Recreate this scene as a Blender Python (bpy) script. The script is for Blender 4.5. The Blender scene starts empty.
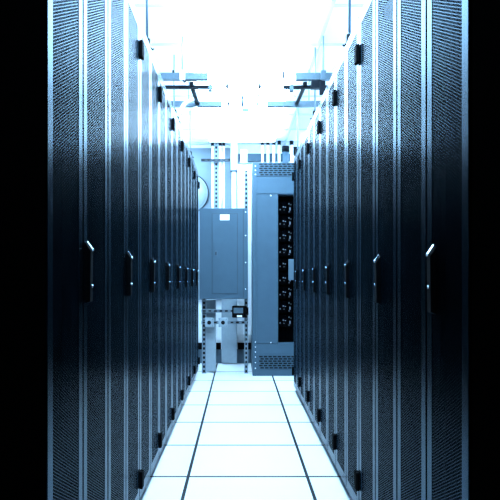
import bpy, bmesh, math
from mathutils import Vector, Matrix

C = bpy.context.scene.collection
SC = bpy.context.scene
F, VX, VY, CH = 627.0, 239.0, 279.0, 0.996      # focal length in px, vanishing point, eye height


def X(px, Y):
    return (px - VX) * Y / F


def Z(py, Y):
    return CH + (VY - py) * Y / F


# ------------------------------------------------------------------ materials
def mat(name, col, rough=0.5, metal=0.0, spec=0.5, var=0.06, scale=30.0, bump=0.0, emit=None, edge=None):
    m = bpy.data.materials.new(name)
    m.use_nodes = True
    nt = m.node_tree
    b = nt.nodes['Principled BSDF']
    tc = nt.nodes.new('ShaderNodeTexCoord')
    nz = nt.nodes.new('ShaderNodeTexNoise')
    nz.inputs['Scale'].default_value = scale
    nz.inputs['Detail'].default_value = 4
    nt.links.new(tc.outputs['Object'], nz.inputs['Vector'])
    rp = nt.nodes.new('ShaderNodeValToRGB')
    e = rp.color_ramp.elements
    e[0].position, e[1].position = 0.3, 0.7
    e[0].color = tuple(c * (1 - var) for c in col) + (1,)
    e[1].color = tuple(min(1, c * (1 + var)) for c in col) + (1,)
    nt.links.new(nz.outputs['Fac'], rp.inputs['Fac'])
    nt.links.new(rp.outputs['Color'], b.inputs['Base Color'])
    b.inputs['Roughness'].default_value = rough
    b.inputs['Metallic'].default_value = metal
    b.inputs['Specular IOR Level'].default_value = spec
    if edge:
        b.inputs['Specular Tint'].default_value = tuple(edge) + (1,)
    if bump:
        bp = nt.nodes.new('ShaderNodeBump')
        bp.inputs['Strength'].default_value = bump
        bp.inputs['Distance'].default_value = 0.002
        nt.links.new(nz.outputs['Fac'], bp.inputs['Height'])
        nt.links.new(bp.outputs['Normal'], b.inputs['Normal'])
    if emit:
        b.inputs['Emission Color'].default_value = tuple(emit[0]) + (1,)
        b.inputs['Emission Strength'].default_value = emit[1]
    return m


LIGHT = (0.42, 0.71, 1.0)
M = {
    'rack': mat('rack satin black paint', (0.018, 0.038, 0.058), 0.26, 1.0, 0.5, 0.1, 60, edge=(0.565, 0.578, 0.587)),
    'mesh': mat('perforated door steel', (0.010, 0.024, 0.040), 0.27, 1.0, 0.5, 0.1, 60, edge=(0.545, 0.562, 0.575)),
    'inside': mat('rack interior black', (0.0008, 0.001, 0.0014), 0.9, 0, 0.0),
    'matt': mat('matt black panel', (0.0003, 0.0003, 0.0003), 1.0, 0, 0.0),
    'plastic': mat('black plastic', (0.0010, 0.0014, 0.002), 0.75, 0, 0.03),
    'chrome': mat('bright chrome', (0.85, 0.9, 0.95), 0.22, 1.0),
    'grey': mat('blue grey enamel', (0.044, 0.081, 0.113), 0.5, 0, 0.2, 0.04, 12),
    'greydark': mat('dark blue grey enamel', (0.012, 0.022, 0.032), 0.5, 0, 0.4),
    'galv': mat('galvanised steel', (0.06, 0.09, 0.115), 0.45, 0.2, 0.4, 0.12, 80),
    'steel': mat('dull steel rod', (0.05, 0.08, 0.11), 0.4, 0.4),
    'strut': mat('perforated strut zinc', (0.17, 0.22, 0.26), 0.45, 0.2, 0.4, 0.1, 80),
    'dark': mat('dark iron', (0.003, 0.005, 0.008), 0.5, 0.0, 0.08),
    'conduit': mat('white conduit', (0.88, 0.90, 0.92), 0.4, 0, 0.5, 0.03),
    'paleduct': mat('pale grey duct', (0.28, 0.34, 0.38), 0.5, 0, 0.4, 0.04),
    'board': mat('grey painted backboard', (0.19, 0.24, 0.28), 0.7, 0, 0.3, 0.05, 8),
    'wall': mat('white wall paint', (0.88, 0.90, 0.91), 0.8, 0, 0.3, 0.02, 40, 0.1),
    'base': mat('blue grey baseboard', (0.08, 0.13, 0.17), 0.6),
    'label': mat('white paper label', (0.9, 0.9, 0.9), 0.6),
    'screen': mat('grey display glass', (0.07, 0.11, 0.14), 0.25),
    'cable': mat('white cable jacket', (0.75, 0.80, 0.84), 0.5),
    'tbar': mat('ceiling grid white', (0.55, 0.62, 0.68), 0.6),
    'mirror': mat('pale domed dish', (0.30, 0.36, 0.40), 0.30, 0, 0.6, 0.10, 6),
    'lamp': mat('lit diffuser', (0.9, 0.9, 0.9), 0.6, emit=(LIGHT, 30.0)),
    'led': mat('breaker toggle white', (0.12, 0.14, 0.16), 0.5),
    'pale': mat('glare-paled steel rod', (0.20, 0.25, 0.29), 0.5, 0.1),  # the steel rod again, with washing-out glare put into its colour
    'topbounce': mat('light-bouncing rack top', (0.75, 0.78, 0.80), 0.6),  # unseen tops made pale to bounce lamp light onto the ceiling
    'tile': mat('white ceiling tile', (0.88, 0.90, 0.92), 0.9, 0, 0.2, 0.02, 120),
}


def floor_mat():
    m = bpy.data.materials.new('white raised floor tiles')
    m.use_nodes = True
    nt = m.node_tree
    b = nt.nodes['Principled BSDF']
    tc = nt.nodes.new('ShaderNodeTexCoord')
    sep = nt.nodes.new('ShaderNodeSeparateXYZ')
    nt.links.new(tc.outputs['Object'], sep.inputs[0])

    def seam(sock, off, half):
        a = nt.nodes.new('ShaderNodeMath'); a.operation = 'ADD'; a.inputs[1].default_value = -off + 30.0
        nt.links.new(sock, a.inputs[0])
        d = nt.nodes.new('ShaderNodeMath'); d.operation = 'MODULO'; d.inputs[1].default_value = 0.6
        nt.links.new(a.outputs[0], d.inputs[0])
        s = nt.nodes.new('ShaderNodeMath'); s.operation = 'SUBTRACT'; s.inputs[1].default_value = 0.3
        nt.links.new(d.outputs[0], s.inputs[0])
        ab = nt.nodes.new('ShaderNodeMath'); ab.operation = 'ABSOLUTE'
        nt.links.new(s.outputs[0], ab.inputs[0])
        g = nt.nodes.new('ShaderNodeMath'); g.operation = 'GREATER_THAN'; g.inputs[1].default_value = 0.3 - half
        nt.links.new(ab.outputs[0], g.inputs[0])
        return g.outputs[0]
    sx = seam(sep.outputs[0], -0.256, 0.008)
    sy = seam(sep.outputs[1], 3.160, 0.0105)
    mx = nt.nodes.new('ShaderNodeMath'); mx.operation = 'MAXIMUM'
    nt.links.new(sx, mx.inputs[0]); nt.links.new(sy, mx.inputs[1])
    nz = nt.nodes.new('ShaderNodeTexNoise'); nz.inputs['Scale'].default_value = 90
    nt.links.new(tc.outputs['Object'], nz.inputs['Vector'])
    rp = nt.nodes.new('ShaderNodeValToRGB')
    rp.color_ramp.elements[0].color = (0.60, 0.61, 0.62, 1)
    rp.color_ramp.elements[1].color = (0.66, 0.67, 0.68, 1)
    nt.links.new(nz.outputs['Fac'], rp.inputs['Fac'])
    mix = nt.nodes.new('ShaderNodeMix'); mix.data_type = 'RGBA'
    nt.links.new(mx.outputs[0], mix.inputs['Factor'])
    nt.links.new(rp.outputs['Color'], mix.inputs['A'])
    mix.inputs['B'].default_value = (0.002, 0.003, 0.005, 1)
    nt.links.new(mix.outputs['Result'], b.inputs['Base Color'])
    b.inputs['Roughness'].default_value = 0.45
    b.inputs['Specular IOR Level'].default_value = 0.1
    return m


# ------------------------------------------------------------------ mesh helpers
class MB:
    def __init__(self):
        self.bm = bmesh.new()
        self.mi = 0

    def _mark(self, faces):
        for f in faces:
            f.material_index = self.mi

    def box(self, x0, x1, y0, y1, z0, z1, bevel=0.0):
        x0, x1 = min(x0, x1), max(x0, x1); y0, y1 = min(y0, y1), max(y0, y1); z0, z1 = min(z0, z1), max(z0, z1)
        v = [self.bm.verts.new(p) for p in ((x0, y0, z0), (x1, y0, z0), (x1, y1, z0), (x0, y1, z0),
                                            (x0, y0, z1), (x1, y0, z1), (x1, y1, z1), (x0, y1, z1))]
        fs = [self.bm.faces.new([v[i] for i in q]) for q in ((3, 2, 1, 0), (4, 5, 6, 7), (0, 1, 5, 4), (1, 2, 6, 5), (2, 3, 7, 6), (3, 0, 4, 7))]
        self._mark(fs)
        if bevel > 0:
            es = list({e for f in fs for e in f.edges})
            r = bmesh.ops.bevel(self.bm, geom=es, offset=bevel, segments=2, affect='EDGES', profile=0.5)
            self._mark(r['faces'])
        return self

    def bar(self, p0, p1, w, h):
        p0, p1 = Vector(p0), Vector(p1)
        d = (p1 - p0).normalized()
        up = Vector((0, 0, 1)) if abs(d.z) < 0.95 else Vector((0, 1, 0))
        s = d.cross(up).normalized(); u = s.cross(d).normalized()
        v = []
        for p in (p0, p1):
            for a, b in ((-1, -1), (1, -1), (1, 1), (-1, 1)):
                v.append(self.bm.verts.new(p + s * a * w / 2 + u * b * h / 2))
        fs = [self.bm.faces.new([v[i] for i in q]) for q in ((3, 2, 1, 0), (4, 5, 6, 7), (0, 1, 5, 4), (1, 2, 6, 5), (2, 3, 7, 6), (3, 0, 4, 7))]
        self._mark(fs)
        return self

    def tube(self, pts, r, seg=14, cap=True):
        pts = [Vector(p) for p in pts]
        rs = r if isinstance(r, (list, tuple)) else [r] * len(pts)
        rings = []
        pn = None
        for i, p in enumerate(pts):
            a = pts[max(0, i - 1)]; b = pts[min(len(pts) - 1, i + 1)]
            d = (b - a).normalized()
            if pn is None:
                up = Vector((0, 0, 1)) if abs(d.z) < 0.9 else Vector((1, 0, 0))
                n = d.cross(up).normalized()
            else:
                n = (pn - d * pn.dot(d)).normalized()
            pn = n
            t = d.cross(n).normalized()
            rings.append([self.bm.verts.new(p + (n * math.cos(k * 2 * math.pi / seg) + t * math.sin(k * 2 * math.pi / seg)) * rs[i]) for k in range(seg)])
        for a, b in zip(rings, rings[1:]):
            for k in range(seg):
                f = self.bm.faces.new((a[k], a[(k + 1) % seg], b[(k + 1) % seg], b[k]))
                f.smooth = True; f.material_index = self.mi
        if cap:
            for q in (list(reversed(rings[0])), rings[-1]):
                self.bm.faces.new(q).material_index = self.mi
        return self

    def prism(self, prof, y0, y1, axis='y'):
        """profile of (a, b) points extruded: axis y -> (x, z); axis x -> (y, z)"""
        def P(a, b, t):
            return (a, t, b) if axis == 'y' else (t, a, b)
        A = [self.bm.verts.new(P(a, b, y0)) for a, b in prof]
        B = [self.bm.verts.new(P(a, b, y1)) for a, b in prof]
        n = len(prof)
        fs = [self.bm.faces.new(list(reversed(A))), self.bm.faces.new(B)]
        for i in range(n):
            fs.append(self.bm.faces.new((A[i], A[(i + 1) % n], B[(i + 1) % n], B[i])))
        self._mark(fs)
        return self

    def build(self, name, mats, parent=None, recalc=True):
        if recalc:
            bmesh.ops.recalc_face_normals(self.bm, faces=self.bm.faces[:])
        me = bpy.data.meshes.new(name)
        self.bm.to_mesh(me); self.bm.free()
        for m in (mats if isinstance(mats, (list, tuple)) else [mats]):
            me.materials.append(m)
        o = bpy.data.objects.new(name, me)
        C.objects.link(o)
        if parent is not None:
            o.parent = parent
        return o


def tag(o, label, cat, group=None):
    o['label'] = label; o['category'] = cat
    if group:
        o['group'] = group
    return o


def thing(name, label, cat, loc=(0, 0, 0), rz=0.0, group=None):
    o = bpy.data.objects.new(name, None)
    C.objects.link(o)
    o.location = loc; o.rotation_euler = (0, 0, rz); o.empty_display_size = 0.1
    return tag(o, label, cat, group)


def local(o, root):
    """geometry of o was made in world coordinates: keep it there under root"""
    for ch in o if isinstance(o, list) else [o]:
        ch.matrix_parent_inverse = Matrix.Translation(root.location).inverted()


def struct(mb, name, mats):
    o = mb.build(name, mats)
    o['kind'] = 'structure'
    return o


def copy_tree(o, parent=None):
    c = o.copy(); C.objects.link(c)
    if parent is not None:
        c.parent = parent
    for ch in list(o.children):
        copy_tree(ch, c)
    return c


# ------------------------------------------------------------------ room
CEIL = CH + 1.58
WALLY = 7.43
RX0, RX1, RY0 = -2.1, 2.1, -1.2
struct(MB().box(RX0, RX1, RY0, WALLY, -0.08, 0.0), 'floor', floor_mat())
struct(MB().box(RX0, RX1, WALLY, WALLY + 0.12, -0.08, CEIL + 0.1), 'wall_back', M['wall'])
struct(MB().box(RX0 - 0.12, RX0, RY0, WALLY + 0.12, -0.08, CEIL + 0.1), 'wall_left', M['wall'])
struct(MB().box(RX1, RX1 + 0.12, RY0, WALLY + 0.12, -0.08, CEIL + 0.1), 'wall_right', M['wall'])
struct(MB().box(RX0 - 0.12, RX1 + 0.12, RY0 - 0.12, RY0, -0.08, CEIL + 0.1), 'wall_front', M['matt'])
# ceiling: slab with lay-in grid bars
mb = MB()
mb.box(RX0, RX1, RY0, WALLY, CEIL + 0.006, CEIL + 0.1)
mb.mi = 1
GX = [0.538 + 0.6 * k for k in range(-4, 3)]
GY = [3.63 + 0.6 * k for k in range(-8, 7)]
for gx in GX:
    mb.box(gx - 0.011, gx + 0.011, RY0, WALLY, CEIL - 0.003, CEIL + 0.008)
for gy in GY:
    mb.box(RX0, RX1, gy - 0.011, gy + 0.011, CEIL - 0.0025, CEIL + 0.008)
struct(mb, 'ceiling', [M['tile'], M['tbar']])
struct(MB().box(RX0, RX1, WALLY - 0.015, WALLY, 0.0, 0.165), 'baseboard_back', M['base'])

# surface-mounted ceiling lights in a line over the aisle, plus added unseen ones
def ceiling_light(x0, x1, y0, y1, label):
    t = thing('ceiling_light', label, 'ceiling light', ((x0 + x1) / 2, (y0 + y1) / 2, CEIL), 0, 'ceiling lights over the aisle')
    w, l = (x1 - x0) / 2, (y1 - y0) / 2
    MB().box(-w + 0.01, w - 0.01, -l + 0.01, l - 0.01, -0.016, -0.0035).build('housing', M['conduit'], t)
    MB().box(-w, w, -l, l, -0.055, -0.0165, 0.01).build('diffuser', M['lamp'], t)
    return t


ords = ['first', 'second', 'third', 'fourth', 'fifth', 'sixth', 'seventh', 'eighth']
for k, (y0, y1) in enumerate(((1.30, 2.55), (2.63, 3.88), (3.96, 5.21), (5.37, 6.62), (6.66, 6.98))):
    ceiling_light(-0.33, 0.40, y0, y1, f'{ords[k]} glaring white ceiling light from the camera end, above the aisle')
ceiling_light(-1.95, -0.70, 6.78, 7.28, 'added unseen crosswise ceiling light past the end of the eight-rack row')  # this pair is added out of view to brighten the end wall
ceiling_light(0.80, 1.95, 6.78, 7.28, 'added unseen crosswise ceiling light past the end of the seven-rack row')
for x0, w in ((-2.0, 'behind the eight-rack row'), (1.6, 'behind the seven-rack row')):  # added lights, hidden by the racks, to lift ceiling and walls
    for k, (y0, y1) in enumerate(((3.2, 4.5), (5.4, 6.7))):
        ceiling_light(x0, x0 + 0.4, y0, y1, f'{ords[k]} added unseen ceiling light from the camera end, {w}')

# ------------------------------------------------------------------ racks
XL, XR = 0.425, 0.487
DEPTH = 1.0
ZB, DOOR_T = 0.035, 0.022       # plinth height, door thickness


def perf_mesh(name, w, h, p=0.0080, cc=0.0083):
    """perforated steel sheet in the local YZ plane, staggered columns, 0.8 mm thick"""
    ncol = int(w / cc); nrow = int(h / p)
    y_off = -(ncol - 1) * cc / 2; z_off = -(nrow - 1) * p / 2
    a = cc * 2 / 3                        # half width of the cell
    rr, ry = 0.79, 0.97
    verts, faces, key = [], [], {}

    def V(y, z):
        k = (round(y * 2e5), round(z * 2e5))
        if k not in key:
            key[k] = len(verts); verts.append((0.0, y, z))
        return key[k]
    hexo = [(a, 0), (a / 2, p / 2), (-a / 2, p / 2), (-a, 0), (-a / 2, -p / 2), (a / 2, -p / 2)]
    for i in range(ncol):
        cy = y_off + i * cc
        for j in range(nrow):
            cz = z_off + j * p + (p / 2 if i % 2 else 0.0)
            o = [V(cy + q[0], cz + q[1]) for q in hexo]
            n0 = len(verts)
            for q in hexo:
                verts.append((0.0, cy + q[0] * ry, cz + q[1] * rr))
            for q in hexo:
                verts.append((-0.0008, cy + q[0] * ry, cz + q[1] * rr))
            for k in range(6):
                k2 = (k + 1) % 6
                faces.append((o[k], o[k2], n0 + k2, n0 + k))
                faces.append((n0 + k, n0 + k2, n0 + 6 + k2, n0 + 6 + k))
    me = bpy.data.meshes.new(name)
    me.from_pydata(verts, [], faces)
    me.materials.append(M['mesh'])
    return me


def make_rack(width, top, solid=False, hinge_drop=0.14, hinge_rise=0.14, hoff=0.03, hz=0.103):
    """faces +X at local x = 0, runs from y = 0 to y = width; racks share meshes through copies"""
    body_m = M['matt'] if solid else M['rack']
    t = thing('server_rack', '', 'server rack')
    g = 0.002
    m = MB()
    b = -DOOR_T - 0.003
    m.box(-DEPTH, b, g, g + 0.02, ZB, top)
    m.box(-DEPTH, b, width - g - 0.02, width - g, ZB, top)
    m.box(-DEPTH, b, g + 0.02, width - g - 0.02, ZB, ZB + 0.03)
    m.box(-DEPTH, -DEPTH + 0.02, g + 0.02, width - g - 0.02, ZB + 0.03, top - 0.03)
    m.build('body', body_m, t)
    MB().box(-DEPTH, b, g + 0.021, width - g - 0.021, top - 0.03, top).build('top_panel', body_m if solid else M['topbounce'], t)
    MB().box(-0.05, -0.028, g + 0.021, width - g - 0.021, top - 0.075, top - 0.031).build('header', body_m, t)
    m = MB()
    ya, yb, nz = g + 0.021, width - g - 0.021, 24
    pr = [(ya + (yb - ya) * k / (2 * nz), -0.14 if k % 2 else -0.16) for k in range(2 * nz + 1)]
    ring = pr + [(yb, -0.175), (ya, -0.175)]
    lo = [m.bm.verts.new((b_, a_, ZB + 0.031)) for a_, b_ in ring]
    hi = [m.bm.verts.new((b_, a_, top - 0.076)) for a_, b_ in ring]
    for k in range(len(ring)):
        k2 = (k + 1) % len(ring)
        m.bm.faces.new((lo[k], lo[k2], hi[k2], hi[k]))
    m.bm.faces.new(hi); m.bm.faces.new(list(reversed(lo)))
    m.build('inner_panel', M['inside'], t)
    MB().box(-DEPTH + 0.03, -0.028, g + 0.015, width - g - 0.015, 0.0, ZB - 0.0005).build('plinth', M['matt'], t)
    leaf = width / 2
    z0, z1 = ZB + 0.012, top - 0.006
    st, rl = 0.040, 0.05
    pm = None
    for side in (0, 1):
        y0 = 0.007 if side == 0 else leaf + 0.006
        y1 = leaf - 0.006 if side == 0 else width - 0.007
        yc = (y0 + y1) / 2
        if solid:
            d = MB().box(-DOOR_T, 0, y0, y1, z0, z1, 0.003).build('door', body_m, t)
        else:
            m = MB()
            for (a0, a1, b0, b1) in ((y0, y0 + st, z0, z1), (y1 - st, y1, z0, z1), (y0 + st, y1 - st, z0, z0 + rl), (y0 + st, y1 - st, z1 - rl, z1)):
                m.box(-DOOR_T, 0, a0, a1, b0, b1)
            d = m.build('door', body_m, t)
            bv = d.modifiers.new('soft edge', 'BEVEL'); bv.width = 0.0015; bv.segments = 2; bv.limit_method = 'ANGLE'
            if pm is None:
                pm = perf_mesh('mesh_panel', y1 - y0 - 2 * st + 0.016, z1 - z0 - 2 * rl + 0.012)
            s = bpy.data.objects.new('mesh_panel', pm); C.objects.link(s)
            s.parent = d; s.location = (-0.0012, yc, (z0 + z1) / 2)
        # hinges on the outer edge
        ye = (y0 - 0.003, y0 + 0.014) if side == 0 else (y1 - 0.014, y1 + 0.003)
        for zc in (hinge_rise, top - hinge_drop):
            MB().box(0.0006, 0.016, ye[0], ye[1], zc - 0.037, zc + 0.037, 0.003).build('hinge', M['plastic'], d)
        if side == 1 and not solid:                       # swing handle and lock on this leaf
            hy = y0 + hoff
            zt = CH + hz
            m = MB()
            m.prism([(0.0006, zt - 0.17), (0.014, zt - 0.165), (0.0155, zt - 0.026), (0.0006, zt - 0.004)], hy - 0.014, hy + 0.014)
            m.build('handle', M['plastic'], d)
            m = MB()
            m.bar((0.002, hy, zt + 0.001), (0.015, hy, zt - 0.018), 0.008, 0.004)
            m.tube([(0.013, hy, zt - 0.019), (0.020, hy, zt - 0.023)], 0.0042, 10)
            m.build('handle_tip', M['chrome'], d)
            zl = CH - 0.02
            MB().tube([(0.0140, hy, zl), (0.0185, hy, zl)], 0.004, 12).build('lock', M['chrome'], d)
    return t


def row(x, y0, width, n, top, rot, group, where):
    base = make_rack(width, top, *((False, 0.165, 0.178, 0.063, 0.083) if rot else (False, 0.14, 0.14, 0.030, 0.103)))
    for k in range(n):
        r = base if k == 0 else copy_tree(base)
        r.location = (x, y0 + width * (k + (1 if rot else 0)), 0)
        r.rotation_euler = (0, 0, math.pi if rot else 0)
        r['group'] = group
        word = ords[k] if k < n - 1 else 'last'
        r['label'] = f'{word} perforated server rack from the camera end, {where}'
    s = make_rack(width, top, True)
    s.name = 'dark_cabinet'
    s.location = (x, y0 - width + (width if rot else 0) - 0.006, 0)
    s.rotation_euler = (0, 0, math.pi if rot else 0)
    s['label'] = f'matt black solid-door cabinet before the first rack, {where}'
    s['category'] = 'cabinet'


row(-XL, 1.386, 0.648, 8, CH + 1.12, False, 'server racks of the eight-rack row', 'in the eight-rack row by the breaker panel')
row(XR, 1.325, 0.610, 7, CH + 1.075, True, 'server racks of the seven-rack row', 'in the seven-rack row by the power cabinet')

# ------------------------------------------------------------------ hanger rods with clamps on the rack tops
def hanger(x, y, top, s, label, pale):
    rm = M['pale'] if pale else M['steel']  # paler colour imitates glare fading the farther rods
    t = thing('hanger_rod', label, 'hanger rod', (x, y, top), 0, 'rods hung from the ceiling onto the rack tops')
    MB().tube([(0, 0, 0.066), (0, 0, CEIL - top - 0.004)], 0.0065, 12).build('rod', rm, t)
    MB().box(-0.022, 0.022, -0.022, 0.022, CEIL - top - 0.008, CEIL - top - 0.0035).build('ceiling_plate', M['conduit'], t)
    m = MB()
    m.box(-0.016, -0.009, -0.014, 0.014, 0.008, 0.06)
    m.box(0.009, 0.016, -0.014, 0.014, 0.008, 0.06)
    m.box(-0.016, 0.016, -0.014, 0.014, 0.055, 0.066, 0.002)
    m.box(-0.024, 0.024, -0.018, 0.018, 0.0005, 0.010)
    m.build('clamp', M['dark'], t)
    m = MB()
    m.tube([(0, 0, 0.072), (0, 0, 0.058)], 0.011, 6)
    m.tube([(0, 0, 0.045), (0, 0, 0.033)], 0.011, 6)
    m.build('nut', M['steel'], t)
    MB().tube([(0.012 * s, -0.012, 0.03), (0.024 * s, -0.016, 0.012), (0.03 * s, -0.02, 0.006), (0.036 * s, -0.02, 0.012)], 0.004, 8).build('hook', M['dark'], t)


for k, y in enumerate((3.10, 4.40, 5.84)):
    hanger(-XL - 0.03, y, CH + 1.12, 1, f'{ords[k]} ceiling hanger rod from the camera end, clamped atop the eight-rack row', k > 0)
for k, y in enumerate((2.93, 4.26, 5.52)):
    hanger(XR + 0.03, y, CH + 1.075, -1, f'{ords[k]} ceiling hanger rod from the camera end, clamped atop the seven-rack row', k > 0)

# short black lever poking up from the rack top edge, one per side
for x, y, top, s, lab in ((-XL - 0.03, 2.80, CH + 1.12, 1, 'short black lever on a rack top beside the first rod of the eight-rack row'),
                          (XR + 0.03, 2.66, CH + 1.075, -1, 'short black lever on a rack top beside the first rod of the seven-rack row')):
    t = thing('lever', lab, 'lever', (x, y, top))
    MB().tube([(0.008 * s, 0.02, 0.002), (-0.004 * s, 0, 0.035), (-0.012 * s, -0.02, 0.075)], [0.004, 0.004, 0.0045], 10).build('rod', M['dark'], t)
    MB().box(-0.012, 0.02, 0.005, 0.035, 0.0004, 0.006).build('foot', M['dark'], t)

# ------------------------------------------------------------------ overhead strut frames
def slotted(m, x0, x1, y, z, h, d):
    """C channel lying along X: web + flanges"""
    m.box(x0, x1, y, y + 0.004, z - h / 2, z + h / 2)
    m.box(x0, x1, y + 0.004, y + d, z + h / 2 - 0.004, z + h / 2)
    m.box(x0, x1, y + 0.004, y + d, z - h / 2, z - h / 2 + 0.004)


Y1, Y2 = 4.08, 4.73


def strut_frame(label, s):
    """s = -1 over the eight-rack row, +1 over the seven-rack row"""
    zt = Z(76, Y1)
    if s < 0:
        xa, xb = -0.95, X(208, Y1)              # front channel
        xc, xd = -0.95, X(212, Y1)              # dark lower bar
        xe, xf = -1.0, X(222, Y2)               # rear channel
        xg = X(191, Y1); xr = X(182.5, Y1); xo = X(227, Y1)
    else:
        xa, xb = X(296, Y1), 1.1
        xc, xd = X(284, Y1), 1.1
        xe, xf = X(267, Y2), 1.1
        xg = X(305.5, Y1); xr = X(323, Y1); xo = X(260, Y1)
    t = thing('strut_hanger', label, 'strut frame', (xr, Y1, zt), 0, 'strut frames hung over the racks')
    P = []
    m = MB(); slotted(m, xa, xb, Y1, zt, 0.043, 0.04)
    P.append(m.build('channel', M['galv'], t))
    zl = Z(84.5, Y1)
    P.append(MB().box(xc, xd, Y1 + 0.045, Y1 + 0.075, zl - 0.009, zl + 0.009).build('crossbar', M['dark'], t))
    xq0, xq1 = (xd, xo) if s < 0 else (xo, xc)
    P.append(MB().box(xq0, xq1, Y1 + 0.05, Y1 + 0.066, zl + 0.002, zl + 0.008).build('extension_bar', M['conduit'], t))  # painted white to vanish into the ceiling, as if lost in glare
    zr = Z(103.5, Y2)
    m = MB(); slotted(m, xe, xf, Y2, zr, 0.040, 0.04)
    P.append(m.build('channel', M['galv'], t))
    P.append(MB().bar((xg, Y1 + 0.03, Z(82, Y1)), (xg, Y2 + 0.02, zr + 0.004), 0.028, 0.022).build('side_rail', M['dark'], t))
    P.append(MB().bar((xo, Y1 + 0.05, zl + 0.004), (xo, Y2 + 0.02, zr), 0.007, 0.007).build('tie_rod', M['steel'], t))
    m = MB()
    m.box(xo - 0.008, xo + 0.008, Y1 + 0.035, Y1 + 0.06, zl - 0.008, zl + 0.016)
    m.box(xo - 0.008, xo + 0.008, Y2 + 0.0, Y2 + 0.03, zr - 0.012, zr + 0.012)
    P.append(m.build('end_nut', M['dark'], t))
    # rods to the ceiling with a clamp on the channel
    P.append(MB().tube([(xr, Y1 - 0.012, zt + 0.03), (xr, Y1 - 0.012, CEIL - 0.004)], 0.006, 10).build('rod', M['pale'], t))
    P.append(MB().box(xr - 0.017, xr + 0.017, Y1 - 0.022, Y1 - 0.0005, zt - 0.032, zt + 0.032, 0.003).build('clamp', M['conduit'] if s < 0 else M['galv'], t))
    xs = xr - 0.01 if s < 0 else xr - 0.02
    P.append(MB().tube([(xs, Y2 - 0.01, zr + 0.02), (xs, Y2 - 0.01, CEIL - 0.004)], 0.005, 10).build('rod', M['pale'], t))
    # end bracket and hook under the crossbar
    xk = X(210, Y1) if s < 0 else X(292, Y1)
    m = MB()
    m.box(xk - 0.012, xk + 0.012, Y1 + 0.036, Y1 + 0.0445, zl - 0.028, zl + 0.012)
    m.box(xk - 0.012, xk + 0.012, Y1 + 0.036, Y1 + 0.07, zl - 0.030, zl - 0.024)
    P.append(m.build('bracket', M['steel'], t))
    xk = X(173, Y1) if s < 0 else X(284, Y1)
    P.append(MB().tube([(xk, Y1 + 0.02, zt + (0.022 if s < 0 else -0.01)), (xk, Y1 + 0.02, zt + (0.044 if s < 0 else 0.036))], 0.008, 8).build('bolt', M['dark'], t))
    if s > 0:
        P.append(MB().box(X(311, Y1), X(322, Y1), Y1 - 0.010, Y1 + 0.044, Z(88, Y1), Z(80.5, Y1), 0.003).build('splice_box', M['dark'], t))
        P.append(MB().box(X(319, Y1), X(325, Y1), Y1 - 0.03, Y1 - 0.011, Z(96, Y1), Z(82, Y1), 0.003).build('clamp', M['dark'], t))
    else:
        P.append(MB().tube([(X(183, Y1), Y1 - 0.015, zt - 0.03), (X(184.5, Y1), Y1 - 0.015, zt - 0.045), (X(186, Y1), Y1 - 0.015, zt - 0.038)], 0.005, 8).build('hook', M['dark'], t))
    local(P, t)


strut_frame('ceiling-hung strut frame over the eight-rack row, with a slim white clamp', -1)
strut_frame('ceiling-hung strut frame over the seven-rack row, with a black splice box', 1)

# white cables dropping from the rear channel to the eight-rack row, with dark connectors
RT = CH + 1.12
for k, (pts, end, lab) in enumerate((
        (((199, 100.3, 4.70), (191, 101, 4.62), (184.5, 104, 4.55), (180.5, 111, 4.50)), (-0.445, 4.47, RT + 0.034), 'thick white cable looping from the strut frame into a rack top'),
        (((197, 107, 4.70), (191, 109.5, 4.68), (185.5, 113, 4.65)), (-0.447, 4.62, RT + 0.034), 'thin white cable curling below the thick looping cable'))):
    P3 = [(X(a, y), y, Z(b, y)) for a, b, y in pts] + [end]
    sm = []
    for i in range(len(P3) - 1):
        for u in (0, .25, .5, .75):
            p0 = Vector(P3[max(0, i - 1)]); p1 = Vector(P3[i]); p2 = Vector(P3[i + 1]); p3 = Vector(P3[min(len(P3) - 1, i + 2)])
            sm.append(0.5 * ((2 * p1) + (p2 - p0) * u + (2 * p0 - 5 * p1 + 4 * p2 - p3) * u * u + (3 * p1 - p0 - 3 * p2 + p3) * u ** 3))
    sm.append(Vector(P3[-1]))
    e = sm[-1]
    t = thing('overhead_cable', lab, 'cable', e - Vector((0, 0, 0.034)))
    q = [MB().tube(sm, 0.015 if k == 0 else 0.007, 12).build('jacket', M['cable'], t),
         MB().tube([e + Vector((0, 0, 0.008)), e + Vector((0, 0, -0.0335))], 0.016, 12).build('connector', M['dark'], t)]
    local(q, t)

# ------------------------------------------------------------------ sprinkler in the middle of the ceiling
ys = 5.3
t = thing('sprinkler', 'small dark sprinkler head hanging from the glaring ceiling mid-aisle', 'sprinkler', (X(242.5, ys), ys, CEIL))
q = [MB().tube([(X(242.5, ys), ys, CEIL - 0.006), (X(242.5, ys), ys, Z(107, ys))], 0.010, 10).build('stem', M['steel'], t),
     MB().box(X(242, ys), X(249, ys), ys - 0.02, ys + 0.02, Z(111.5, ys), Z(109, ys)).build('deflector', M['steel'], t),
     MB().tube([(X(243.5, ys), ys, Z(106, ys)), (X(243.5, ys), ys, Z(110, ys))], 0.004, 8).build('arm', M['conduit'], t)]
local(q, t)

# ------------------------------------------------------------------ back wall services
YB = WALLY - 0.03


def boxthing(name, mname, label, cat, px0, px1, py0, py1, y0, y1, bev=0.004, group=None, zf=None):
    m = MB()
    z1 = Z(py0, y0) if zf is None else zf
    m.box(X(px0, y0), X(px1, y0), y0, y1, Z(py1, y0), z1, bev)
    return tag(m.build(name, M[mname]), label, cat, group)


# painted backboard behind the conduits
boxthing('backboard', 'board', 'pale grey painted board on the end wall behind the conduits', 'board', 176, 237.2, 148, 300, WALLY - 0.020, WALLY - 0.001, 0.002)
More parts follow.
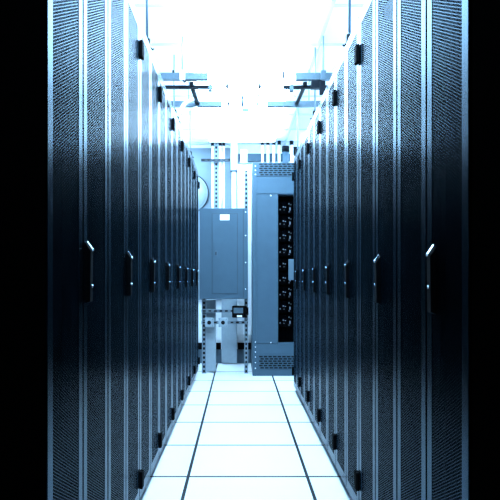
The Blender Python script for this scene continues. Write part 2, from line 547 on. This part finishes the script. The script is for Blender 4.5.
# broad pillar behind the panel, black trunking either side
boxthing('pillar', 'paleduct', 'pale boxed pillar standing against the end wall below the breaker panel', 'pillar', 221.5, 237, 262, 363.5, WALLY - 0.12, WALLY - 0.021, 0.004)
for a, b, l in ((176, 221, 'black wall trunking between the pillar and the eight-rack row'), (237.6, 252, 'short black wall trunking between the pillar and the power cabinet')):
    boxthing('trunking', 'plastic', l, 'trunking', a, b, 343, 349.5, WALLY - 0.06, WALLY - 0.001, 0.003)
# wireway high on the wall
boxthing('wireway', 'grey', 'blue-grey horizontal wireway high on the end wall behind the pipes', 'wireway', 238.2, 291, 153.5, 161, WALLY - 0.06, WALLY - 0.001, 0.003)

# domed disc on the wall beside the conduits
yd = WALLY - 0.021
cx, cz, R = X(189, yd), Z(193.5, yd), 19.0 * yd / F
m = MB()
prof = [(R, 0.0), (R, 0.018), (R * 0.96, 0.024), (R * 0.93, 0.020)] + [(R * 0.93 * math.cos(a * math.pi / 20), 0.020 + 0.07 * math.sin(a * math.pi / 20)) for a in range(1, 10)]
rings = []
for r_, d_ in prof:
    rings.append([m.bm.verts.new((cx + r_ * math.cos(k * math.pi / 24), yd - 0.001 - d_, cz + r_ * math.sin(k * math.pi / 24))) for k in range(48)])
for ra, rb in zip(rings, rings[1:]):
    for k in range(48):
        f = m.bm.faces.new((ra[k], ra[(k + 1) % 48], rb[(k + 1) % 48], rb[k])); f.smooth = True
m.bm.faces.new(rings[-1]); m.bm.faces.new(list(reversed(rings[0])))
t = thing('wall_disc', 'round pale domed disc on the end wall beside the conduits', 'disc', (cx, yd, cz))
q = [m.build('dome', M['mirror'], t)]
m = MB()
m.tube([(cx + (R + 0.006) * math.cos(k * math.pi / 24), yd - 0.010, cz + (R + 0.006) * math.sin(k * math.pi / 24)) for k in range(49)], 0.008, 8)
q.append(m.build('rim', M['greydark'], t))
local(q, t)

# vertical conduits rising from the breaker panel
def conduit(name, label, px, w, yy, ztop, zbot, m='conduit', collar=None, group='conduits rising above the breaker panel'):
    x = X(px, yy); r = w * yy / F / 2
    t = thing(name, label, 'conduit', (x, yy, zbot), 0, group)
    MB().tube([(0, 0, 0), (0, 0, ztop - zbot)], r, 16).build('pipe', M[m], t)
    MB().tube([(0, 0, ztop - zbot - 0.05), (0, 0, ztop - zbot - 0.003)], r * 1.35, 16).build('ceiling_sleeve', M['dark'], t)
    for c in collar or ():
        MB().tube([(0, 0, c - 0.008 - zbot), (0, 0, c + 0.008 - zbot)], r * 1.12, 16).build('coupling', M['steel'], t)
    return t


YP = 6.60                                      # breaker panel back
PT = Z(208, 6.46)                               # breaker panel top
YC = 7.20
ZC = CEIL - 0.002
conduit('conduit', 'slim white conduit beside the disc, above the breaker panel', 212.6, 2.4, YC, ZC, PT - 0.35)
conduit('conduit', 'white conduit just past the perforated strut above the breaker panel', 220.2, 2.6, YC, ZC, PT - 0.35)
conduit('conduit', 'white conduit third from the disc, before the bare backboard gap', 223.6, 2.2, YC, ZC, PT - 0.35)
t = thing('stepped_duct', 'wide white pipe narrowing below a collar, above the breaker panel', 'pipe', (X(234, YC), YC, 0))
z_st = Z(171, YC)
MB().tube([(0, 0, z_st), (0, 0, ZC - 0.003)], 3.4 * YC / F, 20).build('upper_pipe', M['conduit'], t)
MB().tube([(0, 0, PT - 0.35), (0, 0, z_st - 0.0005)], 2.3 * YC / F, 20).build('lower_pipe', M['conduit'], t)
MB().tube([(0, 0, z_st - 0.010), (0, 0, z_st + 0.006)], 3.7 * YC / F, 20).build('collar', M['steel'], t)
# broad white column from the wall
t = thing('wall_duct', 'broad white square duct running down beside the tall power cabinet', 'duct', (X(242.5, 7.0), 7.1, 0))
q = [MB().box(X(237.8, 7.0), X(251.6, 7.0), 7.0, 7.2, 0.37, Z(164, 7.0), 0.004).build('lower_duct', M['conduit'], t),
     MB().box(X(240.5, 7.02), X(247.0, 7.02), 7.02, 7.18, Z(164, 7.0) + 0.0005, Z(149.5, 7.0), 0.004).build('upper_duct', M['conduit'], t),
     MB().box(X(237.5, 6.995), X(252, 6.995), 6.985, 6.9995, Z(164.2, 7.0), Z(163, 7.0)).build('clip_rail', M['steel'], t)]
local(q, t)


def perforated_strut(label, px, w, yy, z0, z1, group='perforated strut uprights', slot=0.048):
    """vertical strut channel whose web carries real slots"""
    x = X(px, yy); h = w * yy / F / 2
    t = thing('strut_post', label, 'strut post', (x, yy, z0), 0, group)
    m = MB()
    L = z1 - z0
    a = h * 0.5
    m.box(-h, -a, 0, 0.004, 0, L); m.box(a, h, 0, 0.004, 0, L)
    n = int(L / slot)
    for k in range(n + 1):
        m.box(-a, a, 0, 0.004, max(0, k * slot - slot * 0.22), min(L, k * slot + slot * 0.22))
    m.box(-h, -h + 0.004, 0.004, 0.04, 0, L); m.box(h - 0.004, h, 0.004, 0.04, 0, L)
    m.build('channel', M['strut'], t)
    MB().box(-h + 0.0045, h - 0.0045, 0.034, 0.038, 0, L).build('backing', M['dark'], t)
    return t


perforated_strut('perforated strut between slim conduits rising above the breaker panel', 216.2, 3.6, YC, PT - 0.35, ZC - 0.004)
YS = 6.605
PB = Z(299, 6.46)
perforated_strut('slotted strut leg under the breaker panel, beside the eight-rack row', 204.0, 4.2, YS, 0.0, Z(212, YS))
perforated_strut('tall slotted strut upright beside the tall power cabinet, behind the meter', 246.2, 3.6, YS, 0.0, Z(170, YS))


def rail(label, px0, px1, py, yy, h=3.0, mm='strut'):
    x0, x1 = X(px0, yy), X(px1, yy)
    z = Z(py, yy); hh = h * yy / F / 2
    t = thing('strut_rail', label, 'strut rail', ((x0 + x1) / 2, yy, z), 0, 'horizontal slotted strut rails')
    L = (x1 - x0) / 2
    m = MB()
    a = hh * 0.5
    m.box(-L, L, 0, 0.004, a, hh); m.box(-L, L, 0, 0.004, -hh, -a)
    s = 0.058
    n = int(2 * L / s)
    for k in range(n + 1):
        u0 = max(-L, -L + k * s - s * 0.25); u1 = min(L, -L + k * s + s * 0.25)
        m.box(u0, u1, 0, 0.004, -a, a)
    m.box(-L, L, 0.004, 0.03, hh - 0.003, hh); m.box(-L, L, 0.004, 0.03, -hh, -hh + 0.003)
    m.build('channel', M[mm], t)
    MB().box(-L, L, 0.022, 0.026, -hh + 0.0035, hh - 0.0035).build('backing', M['dark'], t)


YR = YS - 0.035
rail('upper slotted rail under the breaker panel, carrying the meter', 201.5, 248, 311, YR)
rail('lower slotted rail under the breaker panel, carrying two square boxes', 201.5, 248, 322.5, YR)
rail('dark slotted rail crossing the conduits above the breaker panel', 201, 230.5, 160, YC - 0.07, 2.6, 'greydark')

# breaker panel
ya, yb = 6.46, 6.60
t = thing('breaker_panel', 'blue-grey wall breaker panel with a white label on slotted struts', 'breaker panel', (X(224, ya), ya, PB))
q = []
x0, x1 = X(199.5, ya), X(247.6, ya)
q.append(MB().box(x0 + 0.012, x1 - 0.012, ya + 0.024, yb, PB + 0.012, PT - 0.012, 0.004).build('back_box', M['grey'], t))
q.append(MB().box(x0, x1, ya, ya + 0.0235, PB, PT, 0.007).build('cover', M['grey'], t))
d = MB().box(X(212.2, ya), X(237.3, ya), ya - 0.005, ya - 0.0004, Z(293.5, ya), Z(214, ya), 0.002).build('door', M['grey'], t)
q.append(d)
m = MB()
for (a, b, c, e) in ((211.9, 212.3, 213.6, 293.9), (237.3, 237.7, 213.6, 293.9)):
    m.box(X(a, ya), X(b, ya), ya - 0.0015, ya - 0.0004, Z(e, ya), Z(c, ya))
m.box(X(212.3, ya), X(237.3, ya), ya - 0.0015, ya - 0.0004, Z(213.95, ya), Z(213.6, ya))
m.box(X(212.3, ya), X(237.3, ya), ya - 0.0015, ya - 0.0004, Z(293.9, ya), Z(293.55, ya))
q.append(m.build('door_gap', M['greydark'], t))
l1 = MB().box(X(220, ya), X(229.4, ya), ya - 0.007, ya - 0.0053, Z(220.2, ya), Z(214.6, ya)).build('label_plate', M['label'], d)
l2 = MB().box(X(215.2, ya), X(217.4, ya), ya - 0.009, ya - 0.0053, Z(255.8, ya), Z(250.8, ya), 0.002).build('latch', M['steel'], d)
l3 = MB().box(X(215.6, ya), X(216.4, ya), ya - 0.014, ya - 0.0091, Z(255, ya), Z(252, ya)).build('latch_key', M['dark'], d)
q.append(MB().box(X(243.0, ya), X(243.5, ya), ya - 0.002, ya - 0.0004, PB + 0.01, PT - 0.01).build('seam', M['greydark'], t))
for zz in (Z(212, ya), Z(235.5, ya), Z(262.5, ya), Z(289, ya)):
    q.append(MB().tube([(X(245.6, ya), ya - 0.004, zz), (X(245.6, ya), ya - 0.0004, zz)], 0.006, 10).build('screw', M['conduit'], t))
local(q, t)
for k in (l1, l2, l3):
    k.matrix_parent_inverse = Matrix.Identity(4)
# wall-side pale conduit box below the panel
boxthing('riser_duct', 'paleduct', 'pale square riser duct under the breaker panel, beside a strut leg', 'duct', 206.2, 215.6, 299.6, 371.5, 6.66, 6.80, 0.003)

# meter with a display
ym = YR - 0.06
t = thing('power_meter', 'black meter with grey display clamped to the upper strut rail', 'meter', (X(239, ym), ym, Z(318, ym)))
q = [MB().box(X(232, ym), X(246, ym), ym, ym + 0.055, Z(317.8, ym), Z(305.8, ym), 0.012).build('case', M['plastic'], t),
     MB().box(X(233.6, ym), X(243, ym), ym - 0.003, ym - 0.0004, Z(313.2, ym), Z(307.8, ym)).build('display', M['screen'], t),
     MB().box(X(237, ym), X(242, ym), ym - 0.003, ym - 0.0004, Z(317.0, ym), Z(315.3, ym)).build('label_plate', M['label'], t),
     MB().box(X(246.1, ym), X(248.5, ym), ym + 0.01, ym + 0.05, Z(315, ym), Z(307.5, ym), 0.004).build('cable_gland', M['plastic'], t)]
local(q, t)
# two square boxes with a round knockout
for a, b, l in ((205, 213.4, 'square grey box with a black hole, in line with the strut leg'), (218.4, 227.6, 'square grey box with a black hole, mid-way along the lower rail')):
    yj = YR - 0.04
    t = thing('junction_box', l, 'junction box', (X((a + b) / 2, yj), yj, Z(327, yj)), 0, 'square boxes on the lower strut rail')
    zc = Z(322.6, yj)
    q = [MB().box(X(a, yj), X(b, yj), yj, yj + 0.038, Z(327, yj), Z(318, yj), 0.004).build('case', M['paleduct'], t),
         MB().tube([(X((a + b) / 2, yj), yj - 0.003, zc), (X((a + b) / 2, yj), yj - 0.0004, zc)], 0.021, 18).build('knockout', M['dark'], t)]
    for sx in (-1, 1):
        for sz in (-1, 1):
            px = X((a + b) / 2, yj) + sx * 0.036; pz = zc + sz * 0.036
            q.append(MB().tube([(px, yj - 0.003, pz), (px, yj - 0.0004, pz)], 0.004, 8).build('screw', M['steel'], t))
    local(q, t)

# ------------------------------------------------------------------ tall power cabinet
yc0, yc1 = 6.44, 7.25
x0, x1 = X(252.6, yc0), X(252.6, yc0) + 0.80
zb, zt = 0.0, Z(162.5, yc0)
t = thing('power_cabinet', 'tall blue-grey power cabinet with vents and an open black breaker bay', 'power cabinet', (x0, yc0, 0))
q = []
bx0, bx1 = X(278.2, yc0), X(300, yc0)
bz0, bz1 = Z(343.5, yc0), Z(194.5, yc0)
m = MB()                                          # carcass, open at the breaker bay
m.box(x0, x1, yc0 + 0.15, yc1, zb, zt)
m.box(x0, bx0, yc0 + 0.012, yc0 + 0.1499, zb, zt)
m.box(bx1, x1, yc0 + 0.012, yc0 + 0.1499, zb, zt)
m.box(bx0, bx1, yc0 + 0.012, yc0 + 0.1499, bz1, zt)
m.box(bx0, bx1, yc0 + 0.012, yc0 + 0.1499, zb, bz0)
q.append(m.build('carcass', M['grey'], t))


def cab(name, mn, px0, px1, py0, py1, d0=0.0, d1=0.0115, bev=0.002, par=None):
    o = MB().box(X(px0, yc0), X(px1, yc0), yc0 + d0, yc0 + d1, Z(py1, yc0), Z(py0, yc0), bev).build(name, M[mn], par or t)
    if par is None:
        q.append(o)
    return o


PX1 = 252.6 + 0.80 * F / yc0
cab('side_rail', 'grey', 252.7, 256.6, 162.6, 376)
tv = cab('vent_panel', 'grey', 256.8, PX1, 162.6, 176.4)
cab('blank_panel', 'grey', 256.8, PX1, 176.8, 193.8)
cab('door', 'grey', 256.8, 277.9, 194.3, 343.6)
cab('lower_panel', 'grey', 256.8, PX1, 344.1, 354.6)
bvp = cab('vent_panel', 'grey', 256.8, PX1, 354.9, 369.5)
cab('kick_panel', 'grey', 256.8, PX1, 369.8, 375.9)
cab('frame_strip', 'greydark', 300.2, PX1, 194.3, 343.6)


def vent(par, py0, py1, rows, diag):
    w = 6.4
    for i in range(6):
        xa = 262.0 + i * w - 0.6
        if xa > 300:
            break
        if 280 < xa < 283 and rows < 3:
            pass
        m = MB()
        for r in range(rows):
            ph = (py1 - py0) / rows
            ya_ = py0 + r * ph + ph * 0.16; yb_ = py0 + (r + 1) * ph - ph * 0.16
            off = (w * 0.5 if (r % 2 and diag) else 0)
            m.box(X(xa + off, yc0), X(xa + off + w * 0.74, yc0), yc0 - 0.003, yc0 - 0.0004, Z(yb_, yc0), Z(ya_, yc0))
        m.build('vent_slot', M['dark'], par)


def louvre(par, py0, py1, n, diag):
    """stepped bank of dark slots with pale slats between"""
    ph = (py1 - py0) / n
    for c in range(9):
        xa = 259.2 + c * 4.6
        if 282.2 < xa < 286.0:
            continue                              # plain strap between the two banks
        m = MB()
        for r in range(n):
            o = 1.2 if r % 2 else 0.0
            m.box(X(xa + o, yc0), X(xa + o + 3.5, yc0), yc0 - 0.002, yc0 - 0.0004, Z(py0 + (r + 1) * ph - ph * 0.24, yc0), Z(py0 + r * ph + ph * 0.18, yc0))
        m.build('vent_slots', M['dark'], par)


louvre(tv, 163.2, 175.9, 6, True)
louvre(bvp, 355.6, 369.0, 6, True)
# screws down the side rail
for k in range(3):
    for py in (166 + k * 4.2, 342 + k * 5.0, 357 + k * 5.6):
        q.append(MB().tube([(X(255.4, yc0), yc0 - 0.003, Z(py, yc0)), (X(255.4, yc0), yc0 - 0.0004, Z(py, yc0))], 0.0055, 8).build('screw', M['conduit'], t))
for py in (195.6, 342.6):
    q.append(MB().tube([(X(270.8, yc0), yc0 - 0.004, Z(py, yc0)), (X(270.8, yc0), yc0 - 0.0004, Z(py, yc0))], 0.006, 8).build('latch', M['conduit'], t))
# breaker bay
q.append(MB().box(bx0, bx1, yc0 + 0.140, yc0 + 0.1495, bz0, bz1).build('bay_back', M['inside'], t))
mmb = []
rows_ = [206.5 + 14.35 * k for k in range(9)]
for k, py in enumerate(rows_):
    if k == 4:
        py = 264
    for cx0, cx1 in ((279.6, 282.0), (282.3, 287.6), (288.4, 292.6)):
        if k == 4 and cx0 > 288:
            continue
        bkr = MB().box(X(cx0, yc0), X(cx1, yc0), yc0 + 0.085, yc0 + 0.139, Z(py + 6.4, yc0), Z(py - 5.6, yc0), 0.003).build('breaker', M['inside'], t)
        mmb.append(bkr)
        m = MB()
        if cx0 < 280:
            spots = ((280.6, py + 2.2, 0.9, 1.3),)
        elif cx0 < 284:
            spots = ((283.9, py - 0.6, 1.2, 1.2), (285.9, py - 0.2, 1.3, 0.7), (284.6, py + 2.6, 0.7, 0.6))
        else:
            spots = ((289.6, py - 3.6, 0.8, 1.2), (290.6, py + 1.6, 1.2, 3.0), (289.7, py + 4.4, 0.7, 1.0), (291.6, py - 2.6, 0.5, 0.8))
        for sx, sy, w, h in spots:
            m.box(X(sx - w / 2, yc0), X(sx + w / 2, yc0), yc0 + 0.074, yc0 + 0.0849, Z(sy + h / 2, yc0), Z(sy - h / 2, yc0))
        m.build('toggle', M['led'], bkr)
q.append(MB().box(X(289, yc0), X(295.5, yc0), yc0 + 0.05, yc0 + 0.07, Z(280, yc0), Z(259, yc0), 0.002).build('blank_plate', M['base'], t))
local(q + mmb, t)

# conduits above the power cabinet
for k, (px, w, l) in enumerate(((262.5, 2.2, 'slim white pipe above the power cabinet, first from the square duct'),
                                (268.0, 2.4, 'slim white pipe above the power cabinet, second from the square duct'),
                                (273.8, 2.4, 'slim white pipe above the power cabinet, third from the square duct'),
                                (279.2, 2.6, 'slim white pipe above the power cabinet, beside the flared fitting'))):
    conduit('conduit', l, px, w, 7.15, ZC, zt + 0.001, group='pipes rising from the power cabinet')
conduit('conduit', 'white pipe above the power cabinet, between the flared fitting and the racks', 291.6, 3.0, 7.15, ZC, zt + 0.001, group='pipes rising from the power cabinet')
yf = 7.15
t = thing('flared_fitting', 'dark flared pipe fitting on top of the tall power cabinet', 'pipe fitting', (X(285.6, yf), yf, zt))
zf = Z(146, yf) - zt
MB().tube([(0, 0, 0.001), (0, 0, 0.06), (0, 0, 0.12), (0, 0, zf - 0.07)], [0.028, 0.026, 0.036, 0.038], 20).build('funnel', M['grey'], t)
MB().tube([(0, 0, zf - 0.0695), (0, 0, zf - 0.004)], 0.042, 20).build('collar', M['dark'], t)
bk = MB()
bk.box(X(292.5, 7.36), X(299, 7.36), 7.36, WALLY - 0.0005, Z(154, 7.36), Z(146.5, 7.36), 0.003)
tag(bk.build('wall_bracket', M['dark']), 'small dark bracket high on the end wall by the seven-rack row', 'bracket')

# ------------------------------------------------------------------ world, camera, view
w = bpy.data.worlds.new('World')
SC.world = w
w.use_nodes = True
w.node_tree.nodes['Background'].inputs[0].default_value = (0.0, 0.0, 0.0, 1)
w.node_tree.nodes['Background'].inputs[1].default_value = 0.0

cam = bpy.data.cameras.new('camera')
co = bpy.data.objects.new('camera', cam)
C.objects.link(co)
co.location = (0, 0, CH)
co.rotation_euler = (math.pi / 2, 0, 0)
cam.sensor_width = 36.0
cam.lens = F / 500 * 36.0
cam.shift_x = (250 - VX) / 500
cam.shift_y = (VY - 250) / 500
cam.clip_start = 0.05
SC.camera = co

SC.view_settings.view_transform = 'Standard'
SC.view_settings.look = 'None'
SC.view_settings.gamma = 1.0
SC.view_settings.exposure = 0.0
SC.view_settings.use_curve_mapping = False
